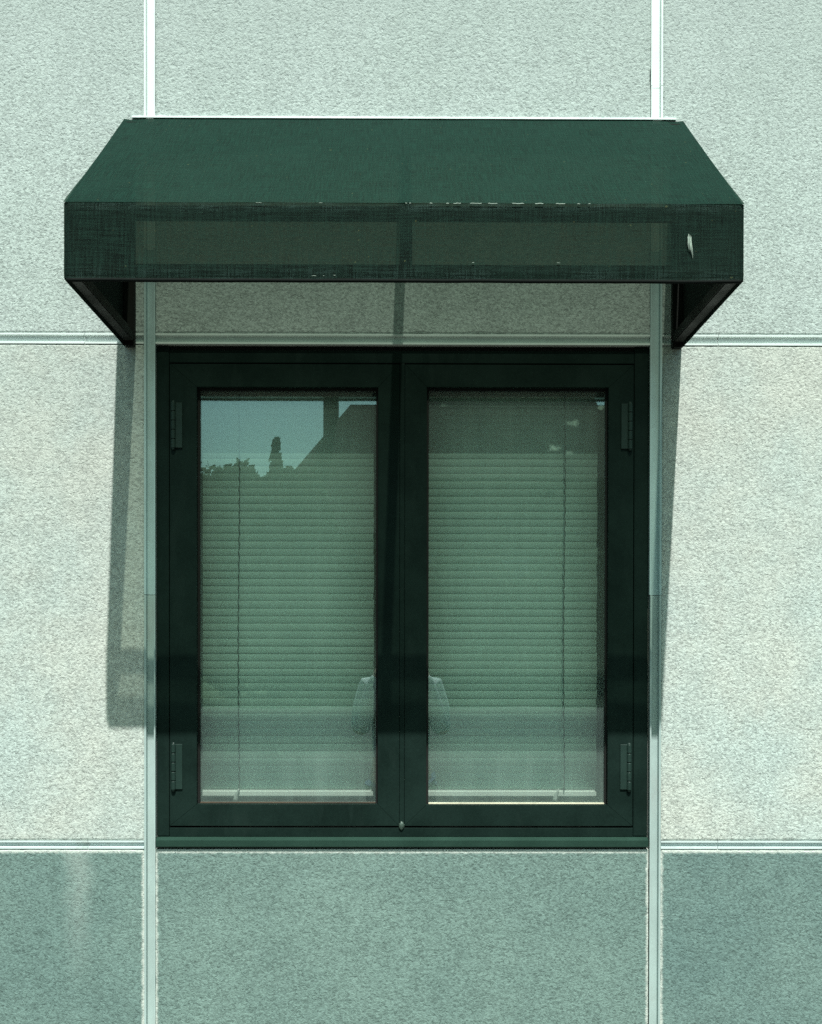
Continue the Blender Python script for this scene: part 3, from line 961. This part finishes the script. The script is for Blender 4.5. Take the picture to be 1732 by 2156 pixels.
def tree(name, loc, h, rx, rz, base, seed, label, mat, conifer=False, leaves=16000):
    t = empty(name, loc)
    tag(t, label, 'tree', 'trees mirrored in the glass')
    rr = random.Random(seed)
    X, Y, Z = loc
    bm = bmesh.new()
    r0 = 0.035 * h
    add_tube(bm, [(X, Y, Z - 0.2), (X + 0.05, Y, Z + h * 0.3), (X - 0.05, Y, Z + h * 0.5), (X, Y, Z + h * (0.93 if conifer else 0.68))], [r0, r0 * 0.75, r0 * 0.45, r0 * 0.08], 9)
    if not conifer:
        for k in range(7):
            a = rr.uniform(0, 6.28)
            z0 = Z + h * rr.uniform(0.32, 0.6)
            add_tube(bm, [(X, Y, z0), (X + math.cos(a) * rx * 0.4, Y + math.sin(a) * rx * 0.4, z0 + h * 0.12), (X + math.cos(a) * rx * 0.75, Y + math.sin(a) * rx * 0.75, z0 + h * 0.26)], [r0 * 0.4, r0 * 0.25, r0 * 0.06], 6)
    link('trunk', mesh_bm(bm, 'trunk'), M_bark, t)
    verts, faces = [], []
    ns = Vector((seed * 3.1, seed * 1.7, 0))
    for k in range(leaves):
        if conifer:
            f = rr.random() ** 0.7
            zc = Z + base + (h - base) * (1 - f)
            rad = rx * (0.08 + f) * (0.75 + 0.25 * abs(math.sin(f * 23))) * rr.random() ** 0.5
            a = rr.uniform(0, 6.28)
            c = Vector((X + math.cos(a) * rad, Y + math.sin(a) * rad, zc - rad * 0.25))
        else:
            d = Vector((rr.gauss(0, 1), rr.gauss(0, 1), rr.gauss(0, 1))).normalized()
            k_ = 1.0 + 0.16 * mnoise.noise(d * 2.3 + ns) + 0.16 * mnoise.noise(d * 6.0 + ns)
            k_ *= rr.random() ** 0.22
            c = Vector((X + d.x * rx * k_, Y + d.y * rx * k_, Z + base + rz + d.z * rz * k_))
        s = rr.uniform(0.10, 0.22)
        n = Vector((rr.gauss(0, 1), rr.gauss(0, 1), rr.gauss(0, 1) + 0.6)).normalized()
        u = n.orthogonal().normalized() * s
        v = n.cross(u).normalized() * s * 0.7
        i = len(verts)
        verts += [c - u, c - v, c + u, c + v]
        faces.append((i, i + 1, i + 2, i + 3))
    me = bpy.data.meshes.new('crown')
    me.from_pydata([tuple(v) for v in verts], [], faces)
    link('crown', me, mat, t)

tree('broadleaf_tree', (-5.9, -40.5, 0), 8.4, 2.1, 3.95, 0.3, 17, 'rounded leafy tree left of the house, mirrored in the pane', M_leaf)
tree('broadleaf_tree', (-8.3, -41.5, 0), 8.7, 2.2, 4.05, 0.3, 2, 'lower leafy tree at the far left, mirrored in the pane', M_leaf)
tree('broadleaf_tree', (-3.7, -39.0, 0), 8.2, 1.7, 3.8, 0.2, 3, 'leafy tree growing against the house end, mirrored in the pane', M_leaf)
tree('conifer_tree', (-4.45, -41.0, 0), 9.25, 1.0, 3.0, 0.6, 4, 'slim conifer spire between the leafy trees and the house', M_leaf2, True, 3500)
tree('broadleaf_tree', (-10.6, -42.5, 0), 8.2, 2.0, 3.6, 0.5, 5, 'broad leafy tree beyond the left frame edge', M_leaf)
tree('broadleaf_tree', (-1.2, -38.6, 0), 5.6, 1.7, 2.5, 0.2, 6, 'bushy low tree before the house wall, left of its middle', M_leaf)
tree('broadleaf_tree', (2.2, -38.4, 0), 5.4, 1.9, 2.4, 0.2, 7, 'bushy low tree before the middle of the house wall', M_leaf)
tree('broadleaf_tree', (5.8, -38.6, 0), 5.7, 2.0, 2.5, 0.2, 8, 'bushy low tree before the right part of the house wall', M_leaf)

# photographer: only the reflection shows
def person():
    p = empty('person', (0, EYE.y - 0.2, 0))
    tag(p, 'person in a pale shirt raising a camera, faintly mirrored between the panes', 'person')
    Y0 = EYE.y - 0.17
    def skin(name, verts, edges, rad, mat, root=0, sub=2, parent=p):
        me = bpy.data.meshes.new(name)
        me.from_pydata(verts, edges, [])
        o = bpy.data.objects.new(name, me)
        col.objects.link(o)
        sk = o.modifiers.new('skin', 'SKIN')
        sk.use_smooth_shade = True
        lay = me.skin_vertices[0].data if me.skin_vertices else None
        if lay is None:
            bm_ = bmesh.new(); bm_.from_mesh(me)
            bm_.verts.layers.skin.verify()
            bm_.to_mesh(me); bm_.free()
            lay = me.skin_vertices[0].data
        for i, r in enumerate(rad):
            lay[i].radius = r if isinstance(r, tuple) else (r, r)
            lay[i].use_root = (i == root)
        sb = o.modifiers.new('sub', 'SUBSURF'); sb.levels = sub; sb.render_levels = sub
        dg = bpy.context.evaluated_depsgraph_get()
        em = bpy.data.meshes.new_from_object(o.evaluated_get(dg))
        bpy.data.objects.remove(o, do_unlink=True)
        for pl in em.polygons: pl.use_smooth = True
        em.materials.clear()
        return link(name, em, mat, parent)
    M_skin = paint('skin', (0.36, 0.22, 0.16), 0.55, 0.4, 0.05)
    M_shirt = paint('pale_shirt', (0.40, 0.43, 0.43), 0.9, 0.1, 0.03)
    M_jean = paint('blue_denim', (0.05, 0.07, 0.12), 0.9, 0.1, 0.15)
    M_hair = paint('brown_hair', (0.035, 0.022, 0.014), 0.6, 0.3, 0.3)
    M_shoe = paint('dark_shoe', (0.03, 0.025, 0.02), 0.5, 0.4, 0.1)
    # one continuous body: pelvis, chest, neck, head, arms up to the camera, legs
    V_ = [(0, Y0, 0.98), (0, Y0, 1.12), (0, Y0, 1.30), (0, Y0 + 0.005, 1.42), (0, Y0 + 0.015, 1.50), (0, Y0 + 0.02, 1.565), (0, Y0 + 0.015, 1.66), (0, Y0 - 0.005, 1.735)]
    E_ = [(i, i + 1) for i in range(7)]
    r_ = [(0.15, 0.105), (0.135, 0.10), (0.155, 0.11), (0.12, 0.085), 0.055, (0.066, 0.082), (0.074, 0.092), (0.052, 0.07)]
    for s in (-1, 1):
        b = len(V_)
        V_ += [(s * 0.165, Y0, 1.405), (s * 0.205, Y0 + 0.02, 1.27), (s * 0.215, Y0 + 0.075, 1.175), (s * 0.16, Y0 + 0.115, 1.36), (s * 0.105, Y0 + 0.125, 1.515)]
        E_ += [(3, b), (b, b + 1), (b + 1, b + 2), (b + 2, b + 3), (b + 3, b + 4)]
        r_ += [0.062, 0.050, 0.043, 0.036, (0.030, 0.024)]
    for s in (-1, 1):
        b = len(V_)
        V_ += [(s * 0.095, Y0, 0.88), (s * 0.105, Y0 + 0.015, 0.52), (s * 0.11, Y0 - 0.01, 0.30), (s * 0.115, Y0 - 0.02, 0.115), (s * 0.12, Y0 + 0.045, 0.055), (s * 0.125, Y0 + 0.13, 0.045)]
        E_ += [(0, b), (b, b + 1), (b + 1, b + 2), (b + 2, b + 3), (b + 3, b + 4), (b + 4, b + 5)]
        r_ += [0.088, 0.062, 0.055, 0.042, (0.042, 0.036), (0.040, 0.028)]
    V_ = [(x, y, z + 0.02) for x, y, z in V_]
    body = skin('body', V_, E_, r_, M_skin)
    # clothes, hair and shoes as looser shells
    V2 = [(0, Y0, 0.96), (0, Y0, 1.12), (0, Y0, 1.30), (0, Y0 + 0.003, 1.425), (0, Y0 + 0.01, 1.475)]
    E2 = [(0, 1), (1, 2), (2, 3), (3, 4)]
    r2 = [(0.175, 0.125), (0.160, 0.118), (0.172, 0.125), (0.135, 0.098), (0.078, 0.07)]
    for s in (-1, 1):
        b = len(V2)
        V2 += [(s * 0.165, Y0, 1.405), (s * 0.203, Y0 + 0.02, 1.27), (s * 0.212, Y0 + 0.075, 1.175), (s * 0.165, Y0 + 0.112, 1.34), (s * 0.118, Y0 + 0.124, 1.48)]
        E2 += [(3, b), (b, b + 1), (b + 1, b + 2), (b + 2, b + 3), (b + 3, b + 4)]
        r2 += [0.074, 0.062, 0.054, 0.046, 0.038]
    V2 = [(x, y, z + 0.02) for x, y, z in V2]
    skin('shirt', V2, E2, r2, M_shirt)
    V3 = [(0, Y0, 0.99)]
    E3, r3 = [], [(0.160, 0.118)]
    for s in (-1, 1):
        b = len(V3)
        V3 += [(s * 0.095, Y0, 0.89), (s * 0.105, Y0 + 0.015, 0.54), (s * 0.112, Y0 - 0.012, 0.16)]
        E3 += [(0, b), (b, b + 1), (b + 1, b + 2)]
        r3 += [0.100, 0.078, 0.072]
    skin('trousers', V3, E3, r3, M_jean)
    for s in (-1, 1):
        skin('shoe', [(s * 0.12, Y0 - 0.04, 0.05), (s * 0.122, Y0 + 0.05, 0.05), (s * 0.126, Y0 + 0.15, 0.04)], [(0, 1), (1, 2)], [(0.046, 0.044), (0.048, 0.044), (0.044, 0.034)], M_shoe)
    skin('hair', [(0, Y0 - 0.02, 1.63), (0, Y0 - 0.02, 1.72), (0, Y0 + 0.02, 1.785)], [(0, 1), (1, 2)], [(0.078, 0.085), (0.084, 0.092), (0.060, 0.066)], M_hair)
    # face
    bm = bmesh.new()
    add_tube(bm, [(0, Y0 + 0.105, 1.685), (0, Y0 + 0.116, 1.66), (0, Y0 + 0.124, 1.636), (0, Y0 + 0.100, 1.626)], [0.007, 0.009, 0.014, 0.008], 8)
    link('nose', mesh_bm(bm, 'nose', True), M_skin, body)
    for s in (-1, 1):
        bm = bmesh.new(); bmesh.ops.create_uvsphere(bm, u_segments=12, v_segments=8, radius=0.012)
        link('eye', mesh_bm(bm, 'eye', True), paint('eye_white', (0.7, 0.7, 0.68), 0.2, 0.5, 0.02), body, loc=(s * 0.032, Y0 + 0.092, 1.685))
        bm = bmesh.new(); bmesh.ops.create_uvsphere(bm, u_segments=10, v_segments=8, radius=0.03)
        for v in bm.verts: v.co = Vector((v.co.x * 0.35, v.co.y * 0.6, v.co.z))
        link('ear', mesh_bm(bm, 'ear', True), M_skin, body, loc=(s * 0.078, Y0 + 0.01, 1.67))
        # hand: palm and five bent fingers closed on the camera body
        palm = skin('hand', [(s * 0.105, Y0 + 0.125, 1.54), (s * 0.094, Y0 + 0.128, 1.575), (s * 0.090, Y0 + 0.130, 1.605)], [(0, 1), (1, 2)], [(0.026, 0.020), (0.034, 0.017), (0.036, 0.016)], M_skin)
        for k, L in enumerate((0.9, 1.0, 0.93, 0.75)):
            z = 1.622 - k * 0.019
            skin('finger', [(s * 0.088, Y0 + 0.131, z), (s * 0.080, Y0 + 0.151, z + 0.003), (s * 0.064, Y0 + 0.1575, z + 0.003), (s * (0.064 - 0.022 * L), Y0 + 0.156, z)], [(0, 1), (1, 2), (2, 3)], [0.0095, 0.0088, 0.0082, 0.007], M_skin, 0, 1, palm)
        skin('thumb', [(s * 0.096, Y0 + 0.112, 1.572), (s * 0.082, Y0 + 0.103, 1.592), (s * 0.064, Y0 + 0.101, 1.606)], [(0, 1), (1, 2)], [0.011, 0.010, 0.008], M_skin, 0, 1, palm)
    bm = bmesh.new()
    add_tube(bm, [(-0.022, Y0 + 0.099, 1.604), (0, Y0 + 0.103, 1.603), (0.022, Y0 + 0.099, 1.604)], [0.003, 0.006, 0.003], 8)
    link('mouth', mesh_bm(bm, 'mouth', True), paint('lips', (0.30, 0.13, 0.11), 0.4, 0.4, 0.05), body)
person()
cm = empty('photo_camera', (0, EYE.y - 0.04, 1.56))
tag(cm, 'black camera held up to the face of the person', 'camera')
M_blk = paint('camera_black', (0.015, 0.015, 0.016), 0.45, 0.4, 0.1)
box('camera_body', (-0.072, 0.072, EYE.y - 0.062, EYE.y - 0.030, 1.560, 1.648), M_blk, cm, 0.006)
box('prism_housing', (-0.026, 0.026, EYE.y - 0.060, EYE.y - 0.032, 1.6485, 1.668), M_blk, cm, 0.005)
bm = bmesh.new()
add_tube(bm, [(0, EYE.y - 0.0295, 1.6), (0, EYE.y - 0.022, 1.6), (0, EYE.y - 0.0215, 1.6), (0, EYE.y - 0.010, 1.6)], [0.034, 0.034, 0.030, 0.031], 24)
link('lens', mesh_bm(bm, 'lens'), M_blk, cm)
